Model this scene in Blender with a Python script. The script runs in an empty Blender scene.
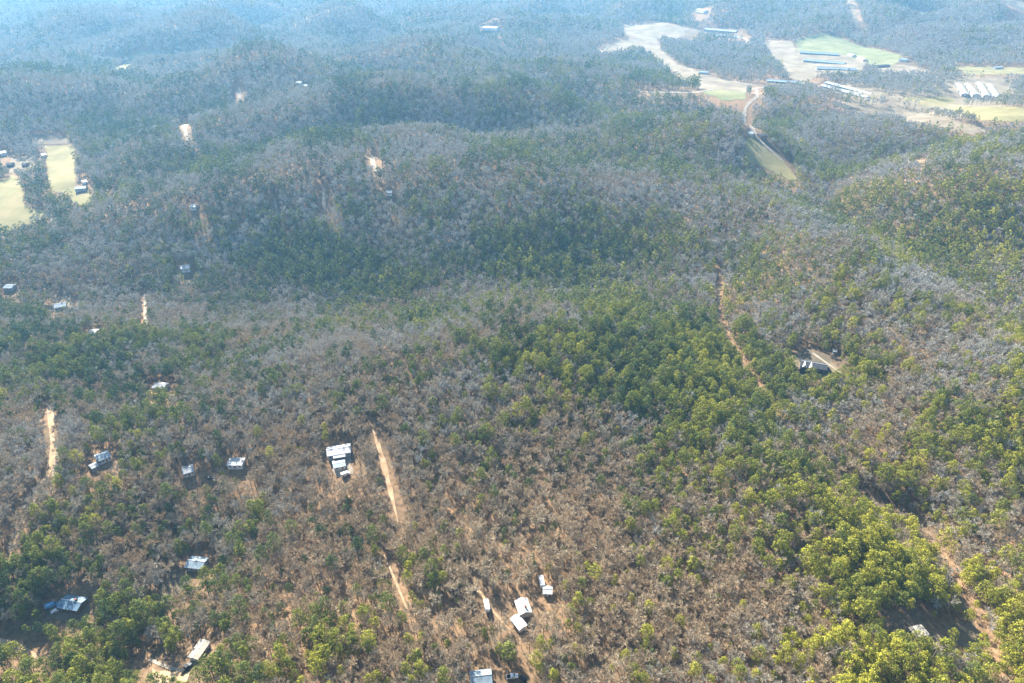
import bpy, math, random
import numpy as np
from mathutils import Vector, Matrix
from mathutils.geometry import delaunay_2d_cdt

random.seed(7)
RNG = np.random.default_rng(11)
R = math.radians
S = bpy.context.scene
COL = S.collection

# ------------------------------------------------------------------ camera numbers
F = 680.0
PITCH = R(31.0)
CAM = np.array([0.0, 0.0, 300.0])
FWD = np.array([0.0, math.cos(PITCH), -math.sin(PITCH)])
UP = np.array([0.0, math.sin(PITCH), math.cos(PITCH)])
RT = np.array([1.0, 0.0, 0.0])
SUN_AZ, SUN_EL = R(-28.0), R(33.0)      # azimuth from +Y towards +X


def ray(px, py):
    d = FWD + RT * (px - 512.0) / F + UP * (341.5 - py) / F
    return d / np.linalg.norm(d)


def plane_pt(px, py, z):
    d = ray(px, py)
    t = (z - CAM[2]) / d[2]
    p = CAM + d * t
    return p[0], p[1]


def project(x, y, z):
    dx, dy, dz = x - CAM[0], y - CAM[1], z - CAM[2]
    dep = dy * FWD[1] + dz * FWD[2]
    u = dy * UP[1] + dz * UP[2]
    dep = np.maximum(dep, 1.0)
    return 512.0 + F * dx / dep, 341.5 - F * u / dep, dep


# ------------------------------------------------------------------ terrain
# crest or valley lines: (points traced on the picture, height in m, half width in m)
LINES = [
    ([(140, 192), (200, 188), (270, 186), (380, 188), (500, 176), (600, 184), (700, 196)], 36, 130),
    ([(0, 312), (130, 306), (300, 304), (480, 294), (600, 275), (700, 242)], -20, 95),
    ([(120, 335), (260, 350), (400, 350), (520, 330)], 20, 110),
    ([(-200, 108), (0, 106), (120, 98), (220, 76), (330, 58), (420, 50)], 34, 230),
    ([(240, 122), (380, 110), (520, 112)], 48, 130),
    ([(90, 150), (140, 158), (240, 162), (330, 158), (420, 150)], 36, 105),
    ([(470, 66), (560, 62), (650, 64)], 50, 210),
    ([(380, 34), (470, 36), (530, 38)], 34, 330),
    ([(560, 130), (640, 126), (720, 132)], 42, 130),
    ([(700, 40), (790, 62)], -10, 120),
    ([(690, 88), (745, 84)], -10, 100),
    ([(640, 44), (700, 62), (745, 70)], 30, 100),
    ([(860, 24), (960, 40), (1100, 50)], 45, 300),
    ([(740, 205), (800, 225), (890, 290), (970, 340), (1060, 400)], 30, 75),
    ([(820, 200), (900, 240), (960, 285), (1060, 335)], -20, 90),
    ([(840, 170), (930, 190), (1060, 215)], 32, 105),
    ([(640, 232), (690, 222)], -16, 80),
    ([(100, 50), (220, 30), (330, 18)], 26, 350),
    ([(900, 500), (945, 560), (985, 640), (1005, 720)], -12, 26),
    ([(885, 560), (900, 640)], 7, 50),
    ([(200, 540), (170, 600), (120, 650), (20, 640)], -10, 42),
    ([(0, 480), (60, 440), (140, 420)], 10, 90),
    ([(720, 275), (722, 340), (775, 420), (850, 490), (900, 500)], -9, 36),
    ([(640, 340), (700, 400), (790, 500)], 13, 50),
    ([(0, 395), (60, 396), (180, 385)], -9, 60),
]
SEGS = []
for pts, h, w in LINES:
    q = [plane_pt(a, b, max(h, 0)) for a, b in pts]
    for i in range(len(q) - 1):
        SEGS.append((q[i], q[i + 1], h, w, len(SEGS)))
LINEW = []
for pts, h, w in LINES:
    q = np.array([plane_pt(a, b, max(h, 0)) for a, b in pts])
    LINEW.append((q, h, w))
_w = []
for k in range(16):
    lam = random.choice([210, 300, 420, 650, 900])
    a = random.uniform(0, math.tau)
    _w.append((math.cos(a) * math.tau / lam, math.sin(a) * math.tau / lam, random.uniform(0, 6.28), 0.0062 * lam * 0.62))
_wb = []
for k in range(7):
    lam = random.uniform(380, 900)
    a = random.uniform(0, math.tau)
    _wb.append((math.cos(a) * math.tau / lam, math.sin(a) * math.tau / lam, random.uniform(0, 6.28)))
_wf = []
for k in range(10):
    lam = random.uniform(1400, 4200)
    a = random.uniform(0, math.tau)
    _wf.append((math.cos(a) * math.tau / lam, math.sin(a) * math.tau / lam, random.uniform(0, 6.28), 0.012 * lam))


def dist_poly(x, y, q):
    best = np.full(np.shape(x), 1e12)
    for i in range(len(q) - 1):
        ax, ay = q[i]
        bx_, by_ = q[i + 1]
        vx, vy = bx_ - ax, by_ - ay
        t = np.clip(((x - ax) * vx + (y - ay) * vy) / (vx * vx + vy * vy + 1e-9), 0, 1)
        best = np.minimum(best, (x - ax - t * vx) ** 2 + (y - ay - t * vy) ** 2)
    return np.sqrt(best)


def height(x, y):
    x = np.asarray(x, float)
    y = np.asarray(y, float)
    z = np.zeros(x.shape)
    for kx, ky, p, a in _w:
        z += a * np.sin(x * kx + y * ky + p)
    q1, q2 = plane_pt(850, 72, 0), plane_pt(40, 178, 0)
    q3 = plane_pt(665, 55, 0)
    calm = 1 - .93 * np.exp(-(((x - q1[0]) / 900) ** 2 + ((y - q1[1]) / 620) ** 2) ** 1.5)
    calm *= 1 - .8 * np.exp(-(((x - q2[0]) / 190) ** 2 + ((y - q2[1]) / 190) ** 2))
    calm *= 1 - .6 * np.exp(-(((x - q3[0]) / 380) ** 2 + ((y - q3[1]) / 400) ** 2))
    z *= 1 + 1.9 * np.clip((np.hypot(x, y) - 600) / 900, 0, 1)
    b = np.zeros(x.shape)
    for kx, ky, p in _wb:
        b += np.sin(x * kx + y * ky + p)
    z *= calm
    z += 16 * calm * np.abs(b) * np.clip((np.hypot(x, y) - 600) / 700, 0, 1)
    far = np.clip((np.hypot(x, y) - 4200) / 5000, 0, 1)
    for kx, ky, p, a in _wf:
        z += far * a * (0.6 + np.sin(x * kx + y * ky + p))
    z += 300 * np.clip((np.hypot(x, y) - 2700) / 2600, 0, 1) ** 1.2
    z *= np.clip((y + 500) / 900, 0.35, 1)
    pos = np.zeros(x.shape)
    for q, h, w in LINEW:
        g = np.exp(-(dist_poly(x, y, q) / w) ** 2)
        if h > 0:
            pos += (h * g) ** 3
        else:
            z += h * g
    return z + np.cbrt(pos) * calm


xs = np.concatenate([-np.geomspace(3600, 11000, 26)[::-1], np.arange(-3588, 3588, 13.0), np.geomspace(3600, 11000, 26)])
ys = np.concatenate([np.arange(-600, 60, 30.0), np.arange(60, 5000, 13.0), np.geomspace(5005, 15000, 60)])
GX, GY = np.meshgrid(xs, ys)
GZ = height(GX, GY)


def hmesh(x, y):
    """height of the ground mesh itself (bilinear between its vertices)"""
    x = np.asarray(x, float)
    y = np.asarray(y, float)
    i = np.clip(np.searchsorted(xs, x) - 1, 0, len(xs) - 2)
    j = np.clip(np.searchsorted(ys, y) - 1, 0, len(ys) - 2)
    u = np.clip((x - xs[i]) / (xs[i + 1] - xs[i]), 0, 1)
    v = np.clip((y - ys[j]) / (ys[j + 1] - ys[j]), 0, 1)
    return (GZ[j, i] * (1 - u) * (1 - v) + GZ[j, i + 1] * u * (1 - v) + GZ[j + 1, i] * (1 - u) * v + GZ[j + 1, i + 1] * u * v)


def px2w(px, py):
    d = ray(px, py)
    t = np.arange(200, 9000, 4.0)
    P = CAM[None, :] + d[None, :] * t[:, None]
    under = P[:, 2] < hmesh(P[:, 0], P[:, 1])
    if not under.any():
        return P[-1, 0], P[-1, 1]
    k = int(np.argmax(under))
    a, b = t[max(k - 1, 0)], t[k]
    for _ in range(18):
        m = (a + b) / 2
        p = CAM + d * m
        if p[2] < hmesh(p[0], p[1]):
            b = m
        else:
            a = m
    p = CAM + d * b
    return float(p[0]), float(p[1])


# ------------------------------------------------------------------ materials
def new_mat(name):
    m = bpy.data.materials.new(name)
    m.use_nodes = True
    nt = m.node_tree
    b = nt.nodes['Principled BSDF']
    b.inputs['Roughness'].default_value = 0.9
    b.inputs['Specular IOR Level'].default_value = 0.15
    return m, nt, b


def ramp(nt, stops):
    r = nt.nodes.new('ShaderNodeValToRGB')
    e = r.color_ramp.elements
    while len(e) < len(stops):
        e.new(0.5)
    for k, (p, c) in enumerate(stops):
        e[k].position = p
        e[k].color = (*c, 1)
    return r


def plain(name, col, rough=0.8, scale=0.6, var=0.25, metal=0.0):
    m, nt, b = new_mat(name)
    tc = nt.nodes.new('ShaderNodeTexCoord')
    n = nt.nodes.new('ShaderNodeTexNoise')
    n.inputs['Scale'].default_value = scale
    n.inputs['Detail'].default_value = 4
    nt.links.new(tc.outputs['Object'], n.inputs['Vector'])
    lo = tuple(c * (1 - var) for c in col)
    hi = tuple(min(1, c * (1 + var * 0.7)) for c in col)
    r = ramp(nt, [(0.3, lo), (0.7, hi)])
    nt.links.new(n.outputs['Fac'], r.inputs['Fac'])
    nt.links.new(r.outputs['Color'], b.inputs['Base Color'])
    b.inputs['Roughness'].default_value = rough
    b.inputs['Metallic'].default_value = metal
    return m


def roofing(name, col, rough=0.5, metal=0.0):
    m, nt, b = new_mat(name)
    tc = nt.nodes.new('ShaderNodeTexCoord')
    w = nt.nodes.new('ShaderNodeTexWave')
    w.inputs['Scale'].default_value = 0.55
    w.inputs['Distortion'].default_value = 0.3
    n = nt.nodes.new('ShaderNodeTexNoise')
    n.inputs['Scale'].default_value = 0.35
    n.inputs['Detail'].default_value = 5
    nt.links.new(tc.outputs['Object'], w.inputs['Vector'])
    nt.links.new(tc.outputs['Object'], n.inputs['Vector'])
    r = ramp(nt, [(0.3, tuple(c * 0.62 for c in col)), (0.65, col)])
    nt.links.new(n.outputs['Fac'], r.inputs['Fac'])
    mx = nt.nodes.new('ShaderNodeMix')
    mx.data_type = 'RGBA'
    mx.blend_type = 'MULTIPLY'
    mx.inputs['Factor'].default_value = 0.25
    nt.links.new(r.outputs['Color'], mx.inputs[6])
    nt.links.new(w.outputs['Color'], mx.inputs[7])
    nt.links.new(mx.outputs[2], b.inputs['Base Color'])
    b.inputs['Roughness'].default_value = rough
    b.inputs['Metallic'].default_value = metal
    return m


def tinted(name, stops, mottle=0.25, translucent=0.0, lightness=1.0):
    """colour picked per tree by the attribute 'tint' of the tree"""
    m, nt, b = new_mat(name)
    at = nt.nodes.new('ShaderNodeAttribute')
    at.attribute_type = 'INSTANCER'
    at.attribute_name = 'tint'
    r = ramp(nt, stops)
    nt.links.new(at.outputs['Fac'], r.inputs['Fac'])
    g = nt.nodes.new('ShaderNodeNewGeometry')
    mr = nt.nodes.new('ShaderNodeMapRange')
    mr.inputs['To Min'].default_value = (1 - mottle) * lightness
    mr.inputs['To Max'].default_value = (1 + mottle) * lightness
    nt.links.new(g.outputs['Random Per Island'], mr.inputs['Value'])
    sc = nt.nodes.new('ShaderNodeVectorMath')
    sc.operation = 'SCALE'
    nt.links.new(r.outputs['Color'], sc.inputs[0])
    nt.links.new(mr.outputs['Result'], sc.inputs['Scale'])
    nt.links.new(sc.outputs['Vector'], b.inputs['Base Color'])
    if translucent:
        tr = nt.nodes.new('ShaderNodeBsdfTranslucent')
        nt.links.new(sc.outputs['Vector'], tr.inputs['Color'])
        mx = nt.nodes.new('ShaderNodeMixShader')
        mx.inputs[0].default_value = translucent
        out = nt.nodes['Material Output']
        nt.links.new(b.outputs[0], mx.inputs[1])
        nt.links.new(tr.outputs[0], mx.inputs[2])
        nt.links.new(mx.outputs[0], out.inputs['Surface'])
    return m


def ground_mat():
    m, nt, b = new_mat('leaf_litter_ground')
    g = nt.nodes.new('ShaderNodeNewGeometry')
    n1 = nt.nodes.new('ShaderNodeTexNoise')
    n1.inputs['Scale'].default_value = 0.012
    n1.inputs['Detail'].default_value = 5
    n2 = nt.nodes.new('ShaderNodeTexNoise')
    n2.inputs['Scale'].default_value = 0.35
    n2.inputs['Detail'].default_value = 6
    nt.links.new(g.outputs['Position'], n1.inputs['Vector'])
    nt.links.new(g.outputs['Position'], n2.inputs['Vector'])
    r1 = ramp(nt, [(0.35, (0.125, 0.088, 0.054)), (0.5, (0.205, 0.133, 0.076)), (0.65, (0.275, 0.168, 0.090))])
    r2 = ramp(nt, [(0.3, (0.55, 0.55, 0.55)), (0.7, (1.25, 1.25, 1.25))])
    nt.links.new(n1.outputs['Fac'], r1.inputs['Fac'])
    nt.links.new(n2.outputs['Fac'], r2.inputs['Fac'])
    mx = nt.nodes.new('ShaderNodeMix')
    mx.data_type = 'RGBA'
    mx.blend_type = 'MULTIPLY'
    mx.inputs['Factor'].default_value = 1
    nt.links.new(r1.outputs['Color'], mx.inputs[6])
    nt.links.new(r2.outputs['Color'], mx.inputs[7])
    nt.links.new(mx.outputs[2], b.inputs['Base Color'])
    b.inputs['Roughness'].default_value = 1
    return m


def field_mat(name, c1, c2, c3, s=0.02):
    m, nt, b = new_mat(name)
    g = nt.nodes.new('ShaderNodeNewGeometry')
    n1 = nt.nodes.new('ShaderNodeTexNoise')
    n1.inputs['Scale'].default_value = s
    n1.inputs['Detail'].default_value = 8
    n1.inputs['Roughness'].default_value = 0.65
    nt.links.new(g.outputs['Position'], n1.inputs['Vector'])
    r1 = ramp(nt, [(0.36, c1), (0.5, c2), (0.64, c3)])
    nt.links.new(n1.outputs['Fac'], r1.inputs['Fac'])
    nt.links.new(r1.outputs['Color'], b.inputs['Base Color'])
    b.inputs['Roughness'].default_value = 1
    return m


M = dict(
    ground=ground_mat(),
    green=field_mat('pasture_green', (0.12, 0.13, 0.05), (0.165, 0.17, 0.07), (0.22, 0.21, 0.10)),
    straw=field_mat('pasture_straw', (0.15, 0.13, 0.05), (0.205, 0.18, 0.075), (0.27, 0.22, 0.105)),
    tan=field_mat('pasture_tan', (0.14, 0.11, 0.07), (0.20, 0.16, 0.105), (0.27, 0.22, 0.15)),
    clay=field_mat('bare_clay', (0.24, 0.16, 0.09), (0.34, 0.235, 0.14), (0.42, 0.31, 0.20), 0.12),
    gravel=field_mat('gravel', (0.20, 0.165, 0.125), (0.28, 0.235, 0.18), (0.36, 0.30, 0.235), 0.15),
    dimgrass=field_mat('shade_toned_grass', (0.10, 0.08, 0.055), (0.15, 0.12, 0.075), (0.20, 0.155, 0.10), 0.05),  # dim brown with the shade of clearings and cuts put into the colour
    asphalt=field_mat('asphalt', (0.045, 0.045, 0.05), (0.06, 0.06, 0.062), (0.08, 0.08, 0.08), 0.1),
    pine=tinted('pine_needles', [(0.0, (0.045, 0.075, 0.030)), (0.35, (0.115, 0.145, 0.034)), (0.7, (0.215, 0.220, 0.032)), (1.0, (0.34, 0.32, 0.040))], 0.3, 0.22),
    twig=tinted('bare_twigs', [(0.0, (0.43, 0.42, 0.385)), (0.35, (0.40, 0.35, 0.27)), (0.7, (0.42, 0.31, 0.19)), (1.0, (0.51, 0.42, 0.29))], 0.4),
    bark=plain('bark_grey', (0.30, 0.235, 0.175), 0.95, 1.5),
    pbark=plain('bark_pine', (0.15, 0.095, 0.065), 0.95, 1.5),
    white=plain('painted_white', (0.66, 0.66, 0.64), 0.5, 0.8, 0.08),
    wmetal=roofing('roof_white_metal', (0.66, 0.66, 0.65), 0.45),
    gmetal=roofing('roof_grey_metal', (0.42, 0.45, 0.47), 0.4),
    bmetal=roofing('roof_blue_grey_metal', (0.30, 0.38, 0.44), 0.4),
    blue=roofing('roof_blue', (0.16, 0.26, 0.36), 0.6),
    shingle=roofing('roof_shingle_dark', (0.07, 0.075, 0.085), 0.9),
    tanroof=roofing('roof_tan', (0.52, 0.45, 0.36), 0.8),
    brown=plain('siding_brown', (0.16, 0.10, 0.065), 0.8),
    cream=plain('siding_cream', (0.55, 0.50, 0.42), 0.8),
    greyw=plain('siding_grey', (0.38, 0.39, 0.40), 0.8),
    glass=plain('window_glass', (0.03, 0.04, 0.05), 0.1, 1, 0.1),
    door=plain('door_paint', (0.20, 0.09, 0.06), 0.6),
    brick=plain('chimney_brick', (0.28, 0.13, 0.09), 0.9, 3),
    concrete=plain('concrete', (0.42, 0.41, 0.38), 0.9, 0.5),
    rubber=plain('tyre_rubber', (0.02, 0.02, 0.02), 0.8),
    carblue=plain('car_paint_blue', (0.16, 0.36, 0.58), 0.3, 1, 0.05),
    carblack=plain('car_paint_black', (0.02, 0.022, 0.028), 0.3, 1, 0.05),
    carwhite=plain('car_paint_white', (0.70, 0.70, 0.70), 0.3, 1, 0.05),
    wood=plain('deck_wood', (0.30, 0.19, 0.12), 0.9),
)


# ------------------------------------------------------------------ mesh helpers
class MB:
    def __init__(self):
        self.v, self.f = [], []

    def add(self, vs, fs):
        n = len(self.v)
        self.v += [tuple(map(float, p)) for p in vs]
        self.f += [tuple(i + n for i in q) for q in fs]

    def box(self, cx, cy, cz, sx, sy, sz):
        x, y, z = sx / 2, sy / 2, sz / 2
        vs = [(cx + a * x, cy + b * y, cz + c * z) for c in (-1, 1) for b in (-1, 1) for a in (-1, 1)]
        self.add(vs, [(0, 2, 3, 1), (4, 5, 7, 6), (0, 1, 5, 4), (2, 6, 7, 3), (0, 4, 6, 2), (1, 3, 7, 5)])

    def prism(self, prof, x0, x1):
        """profile in (y, z) swept along x"""
        n = len(prof)
        vs = [(x0, a, b) for a, b in prof] + [(x1, a, b) for a, b in prof]
        fs = [tuple(range(n))[::-1], tuple(range(n, 2 * n))]
        fs += [(i, (i + 1) % n, n + (i + 1) % n, n + i) for i in range(n)]
        self.add(vs, fs)

    def sideprism(self, prof, y0, y1):
        """profile in (x, z) swept along y"""
        n = len(prof)
        vs = [(a, y0, b) for a, b in prof] + [(a, y1, b) for a, b in prof]
        fs = [tuple(range(n)), tuple(range(n, 2 * n))[::-1]]
        fs += [(i, n + i, n + (i + 1) % n, (i + 1) % n) for i in range(n)]
        self.add(vs, fs)

    def tube(self, p0, p1, r0, r1, n=5):
        p0, p1 = Vector(p0), Vector(p1)
        d = (p1 - p0).normalized()
        a = d.orthogonal().normalized()
        b = d.cross(a)
        vs = []
        for p, r in ((p0, r0), (p1, r1)):
            for k in range(n):
                t = math.tau * k / n
                vs.append(p + a * (r * math.cos(t)) + b * (r * math.sin(t)))
        fs = [(k, (k + 1) % n, n + (k + 1) % n, n + k) for k in range(n)]
        fs += [tuple(range(n))[::-1], tuple(range(n, 2 * n))]
        self.add(vs, fs)

    def mesh(self, name, mat):
        me = bpy.data.meshes.new(name)
        me.from_pydata(self.v, [], self.f)
        me.materials.append(mat)
        me.update()
        return me

    def build(self, name, mat, parent=None):
        o = bpy.data.objects.new(name, self.mesh(name, mat))
        COL.objects.link(o)
        if parent is not None:
            o.parent = parent
        return o


def tag(o, label, cat, group=None):
    o['label'] = label
    o['category'] = cat
    if group:
        o['group'] = group


def empty(name, x, y, z, rz, label, cat, group=None):
    o = bpy.data.objects.new(name, None)
    COL.objects.link(o)
    o.location = (x, y, z)
    o.rotation_euler = (0, 0, rz)
    o.empty_display_size = 2
    tag(o, label, cat, group)
    return o


# ------------------------------------------------------------------ the ground
def build_ground():
    me = bpy.data.meshes.new('ground')
    ny, nx = GX.shape
    v = np.stack([GX, GY, GZ], -1).reshape(-1, 3)
    idx = np.arange(ny * nx).reshape(ny, nx)
    f = np.stack([idx[:-1, :-1], idx[:-1, 1:], idx[1:, 1:], idx[1:, :-1]], -1).reshape(-1, 4)
    me.vertices.add(len(v))
    me.vertices.foreach_set('co', v.ravel())
    me.loops.add(f.size)
    me.loops.foreach_set('vertex_index', f.ravel())
    me.polygons.add(len(f))
    me.polygons.foreach_set('loop_start', np.arange(0, f.size, 4))
    me.polygons.foreach_set('loop_total', np.full(len(f), 4))
    me.update()
    me.validate()
    me.polygons.foreach_set('use_smooth', np.ones(len(f), bool))
    me.materials.append(M['ground'])
    o = bpy.data.objects.new('ground', me)
    COL.objects.link(o)
    o['kind'] = 'structure'


build_ground()

CLEAR_POLY = []      # (world polygon, use view shift)
CLEAR_LINE = []      # (polyline, half width)
CLEAR_DISC = []      # (x, y, r)


def inside(x, y, poly):
    c = np.zeros(x.shape, bool)
    n = len(poly)
    for i in range(n):
        x1, y1 = poly[i]
        x2, y2 = poly[(i + 1) % n]
        if y1 == y2:
            continue
        k = ((y1 > y) != (y2 > y)) & (x < (x2 - x1) * (y - y1) / (y2 - y1) + x1)
        c ^= k
    return c


def field(name, pts, mat, cell=14.0, lift=0.4, clear=True):
    w = [px2w(a, b) for a, b in pts]
    if mat is None:
        CLEAR_POLY.append(w)
        return
    # roughen the outline
    out = []
    for i in range(len(w)):
        a, b = np.array(w[i]), np.array(w[(i + 1) % len(w)])
        L = np.linalg.norm(b - a)
        n = max(1, int(L / (cell * 0.8)))
        nrm = np.array([-(b - a)[1], (b - a)[0]]) / (L + 1e-6)
        for k in range(n):
            j = 0 if k == 0 else random.uniform(-1, 1) * cell * 0.22
            out.append(tuple(a + (b - a) * k / n + nrm * j))
    arr = np.array(out)
    gx, gy = np.meshgrid(np.arange(arr[:, 0].min(), arr[:, 0].max(), cell), np.arange(arr[:, 1].min(), arr[:, 1].max(), cell))
    gx, gy = gx.ravel() + .13, gy.ravel() + .17
    k = inside(gx, gy, out)
    k[k] &= dist_poly(gx[k], gy[k], np.array(out + [out[0]])) > cell * 0.4
    P = [Vector(p) for p in out] + [Vector(p) for p in zip(gx[k], gy[k])]
    n = len(out)
    res = delaunay_2d_cdt(P, [(i, (i + 1) % n) for i in range(n)], [list(range(n))], 1, 1e-4)
    vs, fs = res[0], res[2]
    ax = np.array([p.x for p in vs])
    ay = np.array([p.y for p in vs])
    az = hmesh(ax, ay) + (lift if ay.mean() > 800 else .14)
    mb = MB()
    mb.add(list(zip(ax, ay, az)), fs)
    o = mb.build(name, M[mat])
    for p in o.data.polygons:
        p.use_smooth = True
    o['kind'] = 'structure'
    if clear:
        CLEAR_POLY.append(w)
    return o


def road(name, pts, width, mat, clear=None, lift=0.55):
    w = np.array([px2w(a, b) for a, b in pts])
    P = [w[0]]
    for i in range(len(w) - 1):
        L = np.linalg.norm(w[i + 1] - w[i])
        n = max(1, int(L / 8))
        for k in range(1, n + 1):
            P.append(w[i] + (w[i + 1] - w[i]) * k / n)
    P = np.array(P)
    lift = lift if P[:, 1].mean() > 800 else .2
    for _ in range(6):
        P[1:-1] = (P[:-2] + 2 * P[1:-1] + P[2:]) / 4
    vs, fs = [], []
    for i in range(len(P)):
        t = P[min(i + 1, len(P) - 1)] - P[max(i - 1, 0)]
        t = t / (np.linalg.norm(t) + 1e-9)
        n = np.array([-t[1], t[0]])
        ww = width * (1 + random.uniform(-.3, .3)) * min(1, .25 + .25 * min(i, len(P) - 1 - i))
        for s in (-.5, 0, .5):
            q = P[i] + n * ww * s
            vs.append((q[0], q[1], float(hmesh(q[0], q[1])) + lift))
    for i in range(len(P) - 1):
        a = i * 3
        fs += [(a, a + 1, a + 4, a + 3), (a + 1, a + 2, a + 5, a + 4)]
    mb = MB()
    mb.add(vs, fs)
    o = mb.build(name, M[mat])
    o['kind'] = 'structure'
    CLEAR_LINE.append((w, clear if clear is not None else width * 0.8 + 3))
    return o


# pastures of the left valley farm
field('pasture', [(45, 146), (75, 145), (76, 182), (80, 194), (93, 196), (95, 205), (82, 209), (70, 196), (51, 191), (47, 175)], 'straw')
field('pasture', [(12, 157), (34, 157), (34, 171), (9, 173)], 'tan')
field('pasture', [(-60, 190), (0, 182), (12, 175), (24, 185), (23, 203), (47, 212), (40, 221), (20, 228), (0, 236), (-60, 245)], 'straw')
field('pasture', [(49, 214), (54, 214), (54, 230), (48, 228)], 'tan')
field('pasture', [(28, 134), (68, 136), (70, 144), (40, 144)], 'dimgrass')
field('pasture', [(114, 70), (126, 59), (142, 52), (160, 51), (150, 61), (124, 74)], 'straw', 20, 2.5)
# pastures of the right hand valley
field('pasture', [(795, 40), (823, 33), (841, 37), (902, 55), (895, 65), (871, 67), (863, 61), (841, 54), (798, 51)], 'green', 20)
field('pasture', [(762, 40), (793, 42), (797, 52), (812, 58), (818, 76), (806, 82), (790, 78), (775, 62)], 'tan', 20)
field('pasture', [(620, 23), (679, 25), (705, 28), (692, 35), (625, 36)], 'tan', 24)
field('pasture', [(595, 50), (612, 42), (655, 38), (660, 48), (679, 65), (712, 77), (753, 84), (752, 90), (706, 90), (689, 85), (655, 58), (639, 48), (602, 54)], 'tan', 20)
field('pasture', [(702, 93), (745, 92), (745, 100), (722, 101)], 'green', 18)
field('pasture', [(744, 142), (756, 136), (768, 151), (783, 161), (800, 181), (788, 180), (765, 168), (746, 163)], 'straw')
field('pasture', [(835, 104), (878, 108), (915, 112), (955, 122), (985, 128), (986, 134), (955, 129), (911, 123), (880, 115)], 'tan', 18)
field('pasture', [(901, 98), (951, 97), (968, 107), (1060, 116), (1060, 127), (981, 121), (928, 108)], 'straw', 18)
field('pasture', [(951, 66), (1060, 68), (1060, 75), (968, 75)], 'straw', 20)
field('pasture', [(871, 66), (905, 65), (930, 70), (925, 74), (880, 73)], 'tan', 20)
field('pasture', [(985, -4), (1010, -2), (1060, 9), (1060, 14), (1015, 8)], 'tan', 30)
field('scrubland', [(830, 84), (872, 78), (930, 76), (1060, 80), (1060, 136), (985, 138), (911, 126), (840, 106)], 'tan', 24, 0.2, False)
field('farmyard', [(798, 52), (842, 53), (866, 62), (862, 73), (812, 74), (802, 64)], 'tan', 20, 0.2)
field('farmyard', [(950, 80), (1004, 80), (1006, 103), (960, 103), (950, 92)], 'tan', 18)
# farm tracks, drives and woodland cuts
road('dirt_road', [(757, 88), (757, 98), (745, 107), (744, 118), (752, 130), (757, 140), (775, 154), (784, 162)], 7, 'gravel', 14)
road('dirt_road', [(820, 83), (790, 84), (757, 88), (700, 93), (640, 92)], 9, 'gravel', 16)
road('gravel_drive', [(738, 36), (748, 40), (745, 44), (728, 45)], 8, 'gravel', 16)
road('dirt_road', [(848, -6), (852, 10), (857, 32)], 16, 'dimgrass', 18)  # shaded cut, its shade painted in by the dim colour
road('dirt_road', [(50, 405), (50, 425), (55, 448), (54, 476), (40, 492), (24, 512), (10, 545), (9, 562)], 3, 'clay', 3.8)
field('bare_cut', [(47, 410), (53, 410), (54, 426), (49, 426)], 'gravel', 4)
field('bare_cut', [(52, 447), (58, 447), (58, 478), (52, 478)], 'gravel', 4)
road('dirt_road', [(372, 425), (380, 450), (388, 480), (398, 522)], 3, 'clay', 4.6)
road('dirt_road', [(384, 555), (396, 580), (408, 612)], 2.4, 'clay', 3.6)
road('dirt_road', [(716, 268), (719, 290), (717, 312), (722, 332), (736, 356)], 3, 'dimgrass', 3.8)
road('dirt_road', [(734, 352), (742, 366), (775, 416)], 3, 'dimgrass', 4)
road('dirt_road', [(778, 424), (800, 444), (832, 474), (868, 500), (905, 518)], 2.5, 'dimgrass', 4)
road('dirt_road', [(912, 518), (935, 555), (956, 590), (972, 620), (986, 655), (990, 690)], 2.5, 'dimgrass', 3.4)  # pine shadow along this gap is painted in as a dim track colour
road('dirt_road', [(323, 186), (325, 198), (325, 212)], 6, 'gravel', 10)
road('dirt_road', [(372, 155), (373, 165), (376, 172)], 7, 'gravel', 9)
road('dirt_road', [(185, 124), (186, 134), (189, 143)], 6, 'gravel', 8)
road('dirt_road', [(274, 198), (275, 206), (278, 216)], 4, 'gravel', 6)
road('dirt_road', [(239, 88), (240, 102)], 8, 'gravel', 12)
road('dirt_road', [(144, 290), (145, 310), (147, 330)], 3, 'gravel', 3.5)
road('dirt_road', [(115, 195), (115, 203)], 6, 'gravel', 8)
road('gravel_drive', [(149, 659), (158, 668), (170, 672), (184, 672)], 4.5, 'gravel', 8)
road('gravel_drive', [(-30, 628), (0, 640), (28, 652), (44, 655), (50, 664)], 4, 'clay', 6)
road('gravel_drive', [(804, 347), (818, 356), (832, 366), (842, 374)], 4, 'gravel', 5)
road('gravel_drive', [(783, 352), (796, 366), (800, 374)], 2, 'clay', 2)
road('gravel_drive', [(890, 162), (905, 164), (922, 168)], 5, 'tan', 9)
road('gravel_drive', [(575, 683), (590, 672), (604, 660), (612, 652)], 3, 'dimgrass', 3)
road('dirt_road', [(520, 640), (500, 628), (478, 590), (462, 560)], 1.6, 'clay', 1.5)
field('yard', [(160, 580), (186, 566), (194, 574), (184, 590), (168, 606), (160, 602)], 'dimgrass', 6)  # clearing in shade, the shade is in the dim brown colour
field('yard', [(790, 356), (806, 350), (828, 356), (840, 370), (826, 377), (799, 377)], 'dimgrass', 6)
field('yard', [(55, 292), (66, 288), (72, 296), (70, 312), (56, 316), (50, 306)], 'tan', 6)
field('yard', [(334, 460), (350, 456), (353, 474), (340, 478), (332, 470)], 'concrete' if False else 'gravel', 4)
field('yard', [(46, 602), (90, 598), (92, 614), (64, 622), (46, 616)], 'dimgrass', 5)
field('yard', [(152, 668), (172, 672), (190, 672), (186, 684), (156, 684)], 'clay', 5)
field('yard', [(888, 612), (914, 616), (948, 624), (950, 645), (918, 645), (896, 636)], None, 4)
field('yard', [(950, 626), (972, 618), (980, 640), (970, 652), (958, 644)], 'dimgrass', 5)
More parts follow.
